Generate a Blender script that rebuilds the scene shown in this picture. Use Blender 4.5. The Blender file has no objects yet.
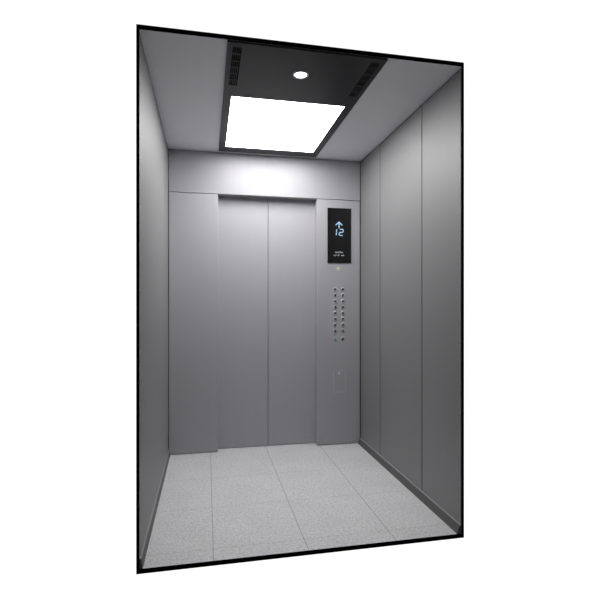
import bpy, bmesh, math, random
from mathutils import Vector, Matrix

S = bpy.context.scene
COL = S.collection

# ------------------------------------------------------------------ camera
cam_d = bpy.data.cameras.new('camera')
cam = bpy.data.objects.new('camera', cam_d)
COL.objects.link(cam)
cam_d.sensor_width = 36.0
cam_d.lens = 456.33 / 600.0 * 36.0
cam_d.shift_y = 5.53 / 600.0
cam_d.clip_start = 0.05
cam.location = (0.2866, -2.0868, 1.1473)
cam.rotation_euler = (math.pi / 2, 0, -0.2019)
S.camera = cam

# ------------------------------------------------------------------ world: white backdrop beyond the car, dimmed behind the viewer to keep its light off the interior
REAR = 0.10
w = bpy.data.worlds.new('split_backdrop')
S.world = w
w.use_nodes = True
nt = w.node_tree
nt.nodes.clear()
out = nt.nodes.new('ShaderNodeOutputWorld')
bg = nt.nodes.new('ShaderNodeBackground')
tc = nt.nodes.new('ShaderNodeTexCoord')
sp = nt.nodes.new('ShaderNodeSeparateXYZ')
mr = nt.nodes.new('ShaderNodeMapRange')
mr.inputs['From Min'].default_value = 0.0
mr.inputs['From Max'].default_value = 0.35
mr.inputs['To Min'].default_value = REAR
mr.inputs['To Max'].default_value = 1.02
nt.links.new(tc.outputs['Generated'], sp.inputs[0])
nt.links.new(sp.outputs['Y'], mr.inputs['Value'])
nt.links.new(mr.outputs[0], bg.inputs['Color'])
nt.links.new(bg.outputs[0], out.inputs['Surface'])

S.view_settings.view_transform = 'Standard'
S.view_settings.look = 'None'
S.view_settings.exposure = 0.12
S.view_settings.gamma = 1.0
S.view_settings.use_curve_mapping = False
LIGHT = 11.8
SPOT = 9.0             # downlight lens
BEAM = 22.0            # downlight beam

# ------------------------------------------------------------------ sizes (metres)
W, D, H = 1.543, 1.540, 2.35
HEAD = 2.02            # joint between header and panels
DX0, DX1 = 0.374, 1.170
REC = 0.075            # door recess

# ------------------------------------------------------------------ materials
def mat(name, color, rough=0.5, metal=0.0, spec=0.5, emit=None, strength=0.0, aniso=0.0):
    m = bpy.data.materials.new(name)
    m.use_nodes = True
    b = m.node_tree.nodes['Principled BSDF']
    b.inputs['Base Color'].default_value = (*color, 1)
    b.inputs['Roughness'].default_value = rough
    b.inputs['Metallic'].default_value = metal
    b.inputs['Specular IOR Level'].default_value = spec
    if emit:
        b.inputs['Emission Color'].default_value = (*emit, 1)
        b.inputs['Emission Strength'].default_value = strength
    return m

def steel(name, color, rough, metal, brush=(180, 180, 1.2), amt=0.05, aniso=0.0, axis='Z'):
    """hairline steel: fine vertical streaks vary colour and roughness a little"""
    m = mat(name, color, rough, metal)
    n, l = m.node_tree.nodes, m.node_tree.links
    b = n['Principled BSDF']
    t = n.new('ShaderNodeTexCoord')
    mp = n.new('ShaderNodeMapping')
    mp.inputs['Scale'].default_value = brush
    nz = n.new('ShaderNodeTexNoise')
    nz.inputs['Scale'].default_value = 1.0
    nz.inputs['Detail'].default_value = 3
    l.new(t.outputs['Object'], mp.inputs[0])
    l.new(mp.outputs[0], nz.inputs['Vector'])
    r = n.new('ShaderNodeMapRange')
    r.inputs['From Min'].default_value = 0.25
    r.inputs['From Max'].default_value = 0.75
    r.inputs['To Min'].default_value = 1 - amt
    r.inputs['To Max'].default_value = 1 + amt
    l.new(nz.outputs[0], r.inputs['Value'])
    mx = n.new('ShaderNodeVectorMath')
    mx.operation = 'SCALE'
    mx.inputs[0].default_value = color
    l.new(r.outputs[0], mx.inputs['Scale'])
    l.new(mx.outputs[0], b.inputs['Base Color'])
    if aniso:
        tg = n.new('ShaderNodeTangent')
        tg.direction_type = 'RADIAL'
        tg.axis = axis
        b.inputs['Anisotropic'].default_value = aniso
        l.new(tg.outputs[0], b.inputs['Tangent'])
    return m

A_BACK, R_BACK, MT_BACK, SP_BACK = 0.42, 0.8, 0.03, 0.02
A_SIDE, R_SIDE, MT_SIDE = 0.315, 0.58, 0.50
A_HEAD, SP_HEAD = 0.39, 0.06
A_FLOOR, A_CEIL = 0.73, 0.89
M = {}
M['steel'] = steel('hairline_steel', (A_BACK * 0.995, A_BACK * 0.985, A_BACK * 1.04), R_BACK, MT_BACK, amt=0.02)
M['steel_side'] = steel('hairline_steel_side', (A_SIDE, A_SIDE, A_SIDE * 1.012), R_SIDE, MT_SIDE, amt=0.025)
M['steel_head'] = steel('satin_steel_header', (A_HEAD * 0.995, A_HEAD * 0.985, A_HEAD * 1.04), 0.22, 0.0, amt=0.02)
for k_, v_ in (('steel', SP_BACK), ('steel_side', 0.3), ('steel_head', SP_HEAD)):
    M[k_].node_tree.nodes['Principled BSDF'].inputs['Specular IOR Level'].default_value = v_
M['skirt'] = mat('skirting_steel', (0.13, 0.13, 0.132), 0.5, 0.0, 0.2)
M['skirt_lit_edge'] = mat('skirting_lit_edge', (0.36, 0.36, 0.365), 0.4, 0.2)
M['backing'] = mat('dark_backing', (0.03, 0.03, 0.032), 0.7)
M['joint'] = mat('dark_joint_shade', (0.02, 0.02, 0.021), 0.6, 0, 0.2)
M['pale'] = mat('pale_metal', (0.85, 0.85, 0.84), 0.4, 0.1)
M['ceil'] = mat('grey_painted_ceiling', (A_CEIL, A_CEIL, A_CEIL * 1.03), 0.6)
M['black_panel'] = mat('black_ceiling_panel', (0.017, 0.017, 0.0178), 0.35, 0.0, 0.25)
M['black'] = mat('black_trim', (0.002, 0.002, 0.002), 0.9, 0.0, 0.05)
M['slot'] = mat('vent_black', (0.004, 0.004, 0.004), 0.8, 0.0, 0.1)
M['vent'] = mat('vent_plastic', (0.032, 0.032, 0.033), 0.5, 0.0, 0.3)
M['frame'] = mat('light_frame_metal', (0.12, 0.12, 0.125), 0.4, 0.5)
M['diffuser'] = mat('luminous_acrylic', (0.8, 0.8, 0.8), 0.5, 0, 0.3, (1.0, 0.995, 0.985), LIGHT)
M['lens'] = mat('downlight_lens', (0.8, 0.8, 0.8), 0.4, 0, 0.3, (1, 1, 1), SPOT)
M['flap_frame'] = mat('flap_frame_steel', (0.62, 0.62, 0.63), 0.4, 0.1)
M['chrome'] = mat('bright_metal', (0.75, 0.75, 0.76), 0.2, 1.0)
M['button'] = mat('button_steel', (0.17, 0.17, 0.18), 0.35, 0.4)
M['button_ring'] = mat('button_ring_bright', (0.85, 0.85, 0.86), 0.3, 0.25)
M['glass'] = mat('black_display_glass', (0.004, 0.004, 0.005), 0.06, 0.0, 0.5)
M['glyph'] = mat('display_blue', (0.1, 0.2, 0.3), 0.5, 0, 0.2, (0.46, 0.70, 0.92), 0.72)
M['caption'] = mat('display_caption', (0.2, 0.2, 0.2), 0.5, 0, 0.2, (0.8, 0.85, 0.9), 0.75)
M['teal'] = mat('teal_legend', (0.05, 0.35, 0.33), 0.4, 0, 0.3, (0.1, 0.75, 0.68), 0.3)
M['legend'] = mat('dark_legend', (0.03, 0.03, 0.03), 0.5)
M['legend_light'] = mat('pale_legend', (0.75, 0.75, 0.76), 0.5)
M['amber'] = mat('pale_yellow_lens', (0.66, 0.62, 0.34), 0.3)

# floor: pale speckled tiles with thin joints
def floor_mat():
    m = mat('speckled_vinyl_tile', (0.55, 0.55, 0.57), 0.45, 0, 0.35)
    n, l = m.node_tree.nodes, m.node_tree.links
    b = n['Principled BSDF']
    t = n.new('ShaderNodeTexCoord')
    def noise(scale, det=2):
        z = n.new('ShaderNodeTexNoise')
        z.inputs['Scale'].default_value = scale
        z.inputs['Detail'].default_value = det
        l.new(t.outputs['Object'], z.inputs['Vector'])
        return z.outputs[0]
    def math_(op, a, c):
        q = n.new('ShaderNodeMath'); q.operation = op
        for i, v in enumerate((a, c)):
            if isinstance(v, (int, float)): q.inputs[i].default_value = v
            else: l.new(v, q.inputs[i])
        return q.outputs[0]
    def ramp(src, pts):
        r = n.new('ShaderNodeValToRGB')
        e = r.color_ramp.elements
        while len(e) < len(pts): e.new(0.5)
        for k, (p, c) in enumerate(pts):
            e[k].position = p; e[k].color = (c, c, c, 1)
        l.new(src, r.inputs[0])
        return r.outputs[0]
    sp1 = ramp(noise(120, 2), [(0.30, 0.76), (0.45, 0.98), (0.58, 1.0), (0.70, 1.14)])
    sp2 = ramp(noise(60, 3), [(0.30, 0.86), (0.60, 1.06)])
    sp3 = ramp(noise(5, 2), [(0.30, 0.96), (0.70, 1.03)])
    k = math_('MULTIPLY', math_('MULTIPLY', sp1, sp2), sp3)
    s = n.new('ShaderNodeSeparateXYZ')
    l.new(t.outputs['Object'], s.inputs[0])
    # joints every 0.45 m
    def joint(o, off, p):
        a = math_('ADD', o, off)
        a = math_('MODULO', a, p)
        a = math_('ABSOLUTE', math_('SUBTRACT', a, p / 2), 0)
        return math_('GREATER_THAN', a, p / 2 - 0.0022)
    jx = joint(s.outputs['X'], 0.877 - 0.317, 0.4385)
    jy = joint(s.outputs['Y'], 0.90 - 0.104, 0.45)
    jj = math_('MAXIMUM', math_('MULTIPLY', jx, 0.42), math_('MULTIPLY', jy, 0.20))
    k = math_('MULTIPLY', k, math_('SUBTRACT', 1.0, jj))
    v = n.new('ShaderNodeVectorMath'); v.operation = 'SCALE'
    v.inputs[0].default_value = (A_FLOOR, A_FLOOR, A_FLOOR * 1.02)
    l.new(k, v.inputs['Scale'])
    l.new(v.outputs[0], b.inputs['Base Color'])
    return m
M['floor'] = floor_mat()

# ------------------------------------------------------------------ mesh helpers
def box(bm, x0, x1, y0, y1, z0, z1):
    vs = [bm.verts.new((x, y, z)) for z in (z0, z1) for y in (y0, y1) for x in (x0, x1)]
    for f in ((0, 2, 3, 1), (4, 5, 7, 6), (0, 1, 5, 4), (2, 6, 7, 3), (0, 4, 6, 2), (1, 3, 7, 5)):
        bm.faces.new([vs[i] for i in f])

def cyl(bm, c, r0, r1, z0, z1, axis='z', seg=28):
    """frustum along an axis through c; z0, z1 are offsets along it"""
    rings = []
    for r, h in ((r0, z0), (r1, z1)):
        ring = []
        for k in range(seg):
            a = 2 * math.pi * k / seg
            p = (r * math.cos(a), r * math.sin(a), h)
            if axis == 'y': p = (p[0], p[2], p[1])
            ring.append(bm.verts.new((c[0] + p[0], c[1] + p[1], c[2] + p[2])))
        rings.append(ring)
    for k in range(seg):
        j = (k + 1) % seg
        bm.faces.new((rings[0][k], rings[0][j], rings[1][j], rings[1][k]))
    bm.faces.new(rings[0][::-1]); bm.faces.new(rings[1])

def lathe(bm, c, prof, axis='z', seg=32):
    """open or closed profile [(r, h)...] spun about an axis; first and last with r = 0 close it"""
    rows = []
    for r, h in prof:
        row = []
        n_ = 1 if r == 0 else seg
        for k in range(n_):
            a = 2 * math.pi * k / seg
            p = (r * math.cos(a), r * math.sin(a), h)
            if axis == 'y': p = (p[0], p[2], p[1])
            row.append(bm.verts.new((c[0] + p[0], c[1] + p[1], c[2] + p[2])))
        rows.append(row)
    for A, B in zip(rows, rows[1:]):
        for k in range(seg):
            j = (k + 1) % seg
            a = [A[k % len(A)], A[j % len(A)]] if len(A) > 1 else [A[0]]
            b = [B[j % len(B)], B[k % len(B)]] if len(B) > 1 else [B[0]]
            if len(a) + len(b) >= 3: bm.faces.new(a + b)

def holed_slab(bm, x0, x1, y0, y1, z0, z1, holes):
    """slab with rectangular holes right through it, as one closed mesh"""
    xs = sorted({x0, x1, *[v for h in holes for v in h[:2]]})
    ys = sorted({y0, y1, *[v for h in holes for v in h[2:]]})
    solid = {}
    for i in range(len(xs) - 1):
        for j in range(len(ys) - 1):
            cx, cy = (xs[i] + xs[i + 1]) / 2, (ys[j] + ys[j + 1]) / 2
            solid[i, j] = not any(h[0] < cx < h[1] and h[2] < cy < h[3] for h in holes)
    V = {}
    def v(i, j, k):
        if (i, j, k) not in V: V[i, j, k] = bm.verts.new((xs[i], ys[j], (z0, z1)[k]))
        return V[i, j, k]
    for (i, j), s in solid.items():
        if not s: continue
        bm.faces.new((v(i, j, 0), v(i, j + 1, 0), v(i + 1, j + 1, 0), v(i + 1, j, 0)))
        bm.faces.new((v(i, j, 1), v(i + 1, j, 1), v(i + 1, j + 1, 1), v(i, j + 1, 1)))
        for di, dj, a, b in ((-1, 0, (i, j), (i, j + 1)), (1, 0, (i + 1, j), (i + 1, j + 1)),
                             (0, -1, (i, j), (i + 1, j)), (0, 1, (i, j + 1), (i + 1, j + 1))):
            if not solid.get((i + di, j + dj), False):
                bm.faces.new((v(*a, 0), v(*b, 0), v(*b, 1), v(*a, 1)))

def obj(name, bm, m, parent=None, bevel=0.0, seg=2, smooth=False):
    bmesh.ops.recalc_face_normals(bm, faces=bm.faces)
    if bevel:
        bmesh.ops.bevel(bm, geom=list(bm.edges), offset=bevel, segments=seg, profile=0.5, affect='EDGES')
    me = bpy.data.meshes.new(name)
    bm.to_mesh(me); bm.free()
    me.materials.append(m)
    if smooth:
        for p in me.polygons: p.use_smooth = True
    o = bpy.data.objects.new(name, me)
    COL.objects.link(o)
    if parent:
        o.parent = parent
        if parent.type == 'EMPTY':
            o.matrix_parent_inverse = Matrix.Translation(parent.location).inverted()
    return o

def boxes(name, rects, m, parent=None, bevel=0.0):
    bm = bmesh.new()
    for r in rects: box(bm, *r)
    return obj(name, bm, m, parent, bevel)

def tag(o, label, cat, group=None):
    o['label'] = label; o['category'] = cat
    if group: o['group'] = group
    return o

def thing(name, label, cat, loc, group=None):
    o = bpy.data.objects.new(name, None)
    o.empty_display_size = 0.05
    COL.objects.link(o)
    o.location = loc
    return tag(o, label, cat, group)

def struct(o, label=None, cat=None):
    o['kind'] = 'structure'
    if label: o['label'] = label
    if cat: o['category'] = cat
    return o

# ------------------------------------------------------------------ setting
SKIN = 0.008
struct(boxes('floor', [(-0.013, W + 0.013, 0.0, D + 0.13, -0.021, 0.0)], M['floor']),
       'pale grey speckled tile floor with thin dark joints', 'floor')
struct(boxes('ceiling', [(-0.013, W + 0.013, 0.0, D + 0.13, H, H + 0.022)], M['ceil']),
       'plain grey ceiling either side of the black central panel', 'ceiling')

# left wall: one steel sheet on a dark backing, a shadow gap under the ceiling
wl = struct(boxes('wall_left', [(-0.013, -SKIN, 0, D + 0.13, 0, H)], M['backing']),
            'narrow steel side wall left of the sliding doors', 'wall')
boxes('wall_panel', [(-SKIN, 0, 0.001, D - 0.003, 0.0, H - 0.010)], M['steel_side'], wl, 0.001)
# right wall: three steel sheets with shadow joints between them
wr = struct(boxes('wall_right', [(W + SKIN, W + 0.013, 0, D + 0.13, 0, H)], M['backing']),
            'steel side wall of three tall sheets, right of the control panel', 'wall')
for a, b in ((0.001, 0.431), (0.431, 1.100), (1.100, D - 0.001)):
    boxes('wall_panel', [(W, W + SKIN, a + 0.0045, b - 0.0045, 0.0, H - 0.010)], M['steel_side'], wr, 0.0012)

for y in (0.431, 1.100):
    boxes('joint_shade', [(W + 0.0012, W + SKIN, y - 0.0044, y + 0.0044, 0.0, H - 0.012)], M['joint'], wr)  # near-black fill added to paint the shade inside the open joints

# back wall: plain return panel on the left, header over the doors
wb = struct(boxes('wall_back', [(-0.008, W + 0.008, D + 0.105, D + 0.13, 0, H)], M['backing']),
            'steel entrance wall holding the two sliding doors', 'wall')
boxes('return_panel', [(0.003, DX0, D, D + REC + 0.02, 0.005, HEAD - 0.002)], M['steel'], wb, 0.003)
boxes('header_panel', [(0.003, W - 0.003, D, D + REC - 0.006, HEAD + 0.002, H - 0.004)], M['steel_head'], wb, 0.0015)

# sliding doors
yd = D + REC
xm = 0.778
struct(boxes('door_1', [(DX0 - 0.03, xm - 0.0018, yd, yd + 0.03, 0.004, HEAD + 0.06)], M['steel'], None, 0.0018),
       'left leaf of the closed steel sliding doors', 'door')
struct(boxes('door_2', [(xm + 0.0018, DX1 + 0.03, yd, yd + 0.03, 0.004, HEAD + 0.06)], M['steel'], None, 0.0018),
       'right leaf of the closed steel sliding doors, beside the control panel', 'door')

# skirtings
def skirting(name, side, label):
    """sloped dark plinth; a paler strip paints the light along its top edge"""
    def run(nm, prof, m, parent=None):
        bm = bmesh.new()
        rows = [[bm.verts.new(((p if side < 0 else W - p), y, z)) for p, z in prof] for y in (0.001, D - 0.001)]
        n_ = len(prof)
        for k in range(n_):
            j = (k + 1) % n_
            bm.faces.new((rows[0][k], rows[0][j], rows[1][j], rows[1][k]))
        bm.faces.new(rows[0]); bm.faces.new(rows[1][::-1])
        return obj(nm, bm, m, parent)
    t = 0.024 if side > 0 else 0.014
    b = struct(run(name, [(0, 0), (t, 0), (t - 0.001, 0.005), (0.008, 0.040), (0, 0.040)], M['skirt']), label, 'skirting')
    run('lit_edge', [(0, 0.040), (0.008, 0.040), (0.006, 0.046), (0, 0.046)], M['skirt_lit_edge'], b)  # paler colour stands in for light on the top edge
skirting('baseboard_left', -1, 'low steel skirting along the left wall')
skirting('baseboard_right', 1, 'low steel skirting along the right wall')

# black edge of the car where its front is cut open
e = 0.013
struct(boxes('trim_1', [(-e, W + e, -0.002, 0.0, -0.021, 0.0)], M['black']), 'black edge strip along the front of the floor', 'trim')
struct(boxes('trim_2', [(-e, W + e, -0.002, 0.0, H, H + 0.019)], M['black']), 'black edge strip along the front of the ceiling', 'trim')
struct(boxes('trim_3', [(-e, 0.0, -0.002, 0.0, 0.0, H)], M['black']), 'thin black upright edge of the left wall', 'trim')
struct(boxes('trim_4', [(W, W + e, -0.002, 0.0, 0.0, H)], M['black']), 'thin black upright edge of the right wall', 'trim')

# ------------------------------------------------------------------ black ceiling panel with its openings
PX0, PX1, PY1 = 0.379, 1.150, 1.492
PZ = H - 0.010
LX0, LX1, LY0, LY1 = 0.422, 1.102, 0.535, 1.380
VENTS = ((0.402, 0.451), (1.076, 1.127))
VY0, VY1 = 0.032, 0.409
holes = [(LX0, LX1, LY0, LY1)] + [(a, b, VY0, VY1) for a, b in VENTS]
bm = bmesh.new()
holed_slab(bm, PX0, PX1, 0.001, PY1, PZ, H, holes)
cp = tag(obj('ceiling_panel', bm, M['black_panel']),
         'black rectangular panel running along the middle of the grey ceiling', 'ceiling panel')

# luminous panel
cl = thing('ceiling_light', 'large white luminous rectangle set in the black ceiling panel near the doors',
           'light', ((LX0 + LX1) / 2, (LY0 + LY1) / 2, PZ))
bm = bmesh.new()
holed_slab(bm, LX0, LX1, LY0, LY1, PZ - 0.001, H - 0.002, [(LX0 + 0.004, LX1 - 0.004, LY0 + 0.004, LY1 - 0.004)])
obj('frame', bm, M['frame'], cl)
boxes('diffuser', [(LX0 + 0.004, LX1 - 0.004, LY0 + 0.004, LY1 - 0.004, PZ + 0.001, H - 0.003)], M['diffuser'], cl)

# downlight
dl = thing('downlight', 'small round white downlight in the black ceiling panel between the two vents', 'light', (0.763, 0.223, PZ))
bm = bmesh.new()
lathe(bm, (0.763, 0.223, PZ), [(0.030, -0.001), (0.033, -0.004), (0.038, -0.004), (0.041, -0.0005), (0.041, 0.0), (0.030, 0.0), (0.030, -0.001)])
obj('ring', bm, M['chrome'], dl, smooth=True)
bm = bmesh.new()
lathe(bm, (0.763, 0.223, PZ), [(0, -0.0035), (0.018, -0.003), (0.030, -0.0012), (0.030, -0.0002), (0, -0.0002)])
obj('lens', bm, M['lens'], dl, smooth=True)
ld = bpy.data.lights.new('downlight_beam', 'SPOT')
ld.energy = BEAM
ld.spot_size = math.radians(64)
ld.spot_blend = 0.9
ld.shadow_soft_size = 0.03
lo = bpy.data.objects.new('beam', ld)
COL.objects.link(lo)
lo.parent = dl
lo.location = (0, 0, -0.008)
lo.rotation_euler = (math.radians(8), 0, 0)

# vents: six grille blocks of five slots each
def vent(x0, x1, label):
    v = thing('ceiling_vent', label, 'vent', ((x0 + x1) / 2, (VY0 + VY1) / 2, PZ), 'vents in the black ceiling panel')
    boxes('backing', [(x0 + 0.0005, x1 - 0.0005, VY0, VY1, H - 0.003, H - 0.0005)], M['slot'], v)
    pitch = (VY1 - VY0) / 6
    for k in range(6):
        a = VY0 + k * pitch
        b = a + pitch
        hs = []
        sw = (x1 - x0 - 0.004) / 5
        for i in range(5):
            hs.append((x0 + 0.002 + i * sw + 0.0012, x0 + 0.002 + (i + 1) * sw - 0.0012, a + 0.004, b - 0.004))
        bm = bmesh.new()
        holed_slab(bm, x0, x1, a, b, PZ, PZ + 0.006, hs)
        obj('grille', bm, M['vent'], v)
    return v
vent(*VENTS[0], 'black slotted vent at the left edge of the black ceiling panel')
vent(*VENTS[1], 'black slotted vent at the right edge of the black ceiling panel')

# ------------------------------------------------------------------ car operating panel
cop = thing('control_panel', 'tall steel control panel with two columns of buttons right of the doors', 'control panel', ((DX1 + W) / 2, D, 0.005))
boxes('faceplate', [(DX1 + 0.001, W - 0.003, D, D + REC + 0.02, 0.005, HEAD - 0.002)], M['steel'], cop, 0.005)

def button(x, z, cap='button', legend=None):
    bm = bmesh.new()
    lathe(bm, (x, D, z), [(0.0125, 0.0), (0.0125, -0.0022), (0.0135, -0.003), (0.0158, -0.0026), (0.0165, 0.0)], 'y', 24)
    b = None
    cm = bmesh.new()
    lathe(cm, (x, D, z), [(0.0122, 0.001), (0.0122, -0.0035), (0.0105, -0.0048), (0.006, -0.0040), (0, -0.0037)], 'y', 24)
    b = obj('button', cm, M[cap], cop, smooth=True)
    obj('ring', bm, M['button_ring'], b, smooth=True)
    return b

def tri(bm, pts, y0, y1):
    a = [bm.verts.new((x, y0, z)) for x, z in pts]
    b = [bm.verts.new((x, y1, z)) for x, z in pts]
    n_ = len(pts)
    bm.faces.new(a); bm.faces.new(b[::-1])
    for k in range(n_):
        j = (k + 1) % n_
        bm.faces.new((a[k], b[k], b[j], a[j]))

BX = (1.325, 1.391)
for r in range(8):
    z = 1.281 - r * 0.0488
    for x in BX:
        b = button(x, z)
# door-open (teal mark) and door-close (dark mark) buttons
for x, col_, inward, lab in ((BX[0], 'teal', False, 'door button with a teal mark'), (BX[1], 'legend', True, 'door button with a dark mark')):
    b = button(x, 0.872)
    b['label'] = lab
    bm = bmesh.new()
    y0, y1 = D - 0.0062, D - 0.004
    box(bm, x - 0.0008, x + 0.0008, y0, y1, 0.872 - 0.006, 0.872 + 0.006)
    for s in (-1, 1):
        tip, base = (0.002, 0.0085) if inward else (0.0085, 0.002)
        tri(bm, [(x + s * tip, 0.872), (x + s * base, 0.872 + 0.005), (x + s * base, 0.872 - 0.005)], y0, y1)
    obj('symbol', bm, M[col_], b)

# small indicator lens under the display
bm = bmesh.new()
lathe(bm, (1.352, D, 1.450), [(0.014, 0.0), (0.014, -0.0015), (0.010, -0.0025), (0.010, 0.0)], 'y', 24)
il = obj('indicator', bm, M['pale'], cop, smooth=True)
bm = bmesh.new()
lathe(bm, (1.352, D, 1.450), [(0.010, 0.0), (0.010, -0.0018), (0.006, -0.0032), (0, -0.0036)], 'y', 24)
o = obj('lens', bm, M['amber'], il, smooth=True)
o['label'] = 'pale yellow lens'

# little service flap with a key lock
bm = bmesh.new()
fx0, fx1, fz0, fz1 = 1.310, 1.413, 0.432, 0.609
box(bm, fx0 + 0.003, fx1 - 0.003, D - 0.0012, D + 0.001, fz0 + 0.003, fz1 - 0.003)
fl = obj('service_flap', bm, M['steel'], cop, 0.0006)
bm = bmesh.new()
for r in ((fx0, fx1, fz0, fz0 + 0.002), (fx0, fx1, fz1 - 0.002, fz1), (fx0, fx0 + 0.002, fz0 + 0.002, fz1 - 0.002), (fx1 - 0.002, fx1, fz0 + 0.002, fz1 - 0.002)):
    box(bm, r[0], r[1], D - 0.0022, D + 0.001, r[2], r[3])
obj('flap_frame', bm, M['flap_frame'], fl)
bm = bmesh.new()
lathe(bm, (1.358, D, 0.590), [(0.009, -0.001), (0.009, -0.004), (0.007, -0.005), (0.0018, -0.005), (0.0018, -0.0035), (0, -0.0035)], 'y', 24)
obj('lock', bm, M['pale'], fl, smooth=True)

# ------------------------------------------------------------------ floor display on the control panel
QX0, QX1, QZ0, QZ1 = 1.259, 1.460, 1.498, 1.950
yf = D - 0.006
fd = thing('floor_display', 'upright black glass display showing an up arrow and 12 on the control panel', 'display', ((QX0 + QX1) / 2, D, QZ0))
boxes('screen', [(QX0, QX1, yf, D - 0.0002, QZ0, QZ1)], M['glass'], fd, 0.0012)
y0, y1 = yf - 0.0008, yf - 0.0001
# arrow
ax, az = 1.356, 1.822
bm = bmesh.new()
tri(bm, [(ax - 0.004, az - 0.038), (ax + 0.004, az - 0.038), (ax + 0.004, az + 0.006), (ax - 0.004, az + 0.006)], y0, y1)
for s in (-1, 1):
    tri(bm, [(ax, az + 0.018), (ax, az + 0.007), (ax + s * 0.027, az - 0.016), (ax + s * 0.030, az - 0.009)], y0, y1)
obj('arrow', bm, M['glyph'], fd)
# 12 in slanted seven-segment strokes
def stroke(bm, x0, z0, x1, z1, t):
    d = Vector((x1 - x0, z1 - z0)); d.normalize(); n_ = Vector((-d.y, d.x)) * t / 2
    tri(bm, [(x0 + n_.x, z0 + n_.y), (x1 + n_.x, z1 + n_.y), (x1 - n_.x, z1 - n_.y), (x0 - n_.x, z0 - n_.y)], y0, y1)
zt, zm, zb = 1.776, 1.751, 1.726
def sl(x, z): return x + (z - zb) * 0.10
bm = bmesh.new()
stroke(bm, sl(1.332, zb), zb, sl(1.332, zm - 0.002), zm - 0.002, 0.007)
stroke(bm, sl(1.332, zm + 0.002), zm + 0.002, sl(1.332, zt), zt, 0.007)
obj('digit', bm, M['glyph'], fd)
bm = bmesh.new()
xl, xr = 1.356, 1.388
for z in (zt, zm, zb): stroke(bm, sl(xl, z) + 0.002, z, sl(xr, z) - 0.002, z, 0.007)
stroke(bm, sl(xr, zm + 0.003), zm + 0.003, sl(xr, zt - 0.003), zt - 0.003, 0.007)
stroke(bm, sl(xl, zb + 0.003), zb + 0.003, sl(xl, zm - 0.003), zm - 0.003, 0.007)
obj('digit', bm, M['glyph'], fd)
# two lines of tiny unreadable captions
random.seed(4)
def caption(z, h, spans):
    bm = bmesh.new()
    for a, b in spans:
        x = a
        while x < b - 0.004:
            wd = 0.0065
            t = 0.0016
            kind = random.randrange(3)
            box(bm, x, x + t, y0, y1, z, z + h)
            if kind != 0: box(bm, x + t, x + wd - t, y0, y1, z + h - t, z + h)
            if kind != 1: box(bm, x + t, x + wd - t, y0, y1, z, z + t)
            if kind == 2: box(bm, x + t, x + wd - t, y0, y1, z + h / 2 - t / 2, z + h / 2 + t / 2)
            x += wd + 0.0022
    obj('caption', bm, M['caption'], fd)
caption(1.581, 0.010, [(1.324, 1.392)])
caption(1.556, 0.010, [(1.312, 1.334), (1.346, 1.362), (1.376, 1.404)])
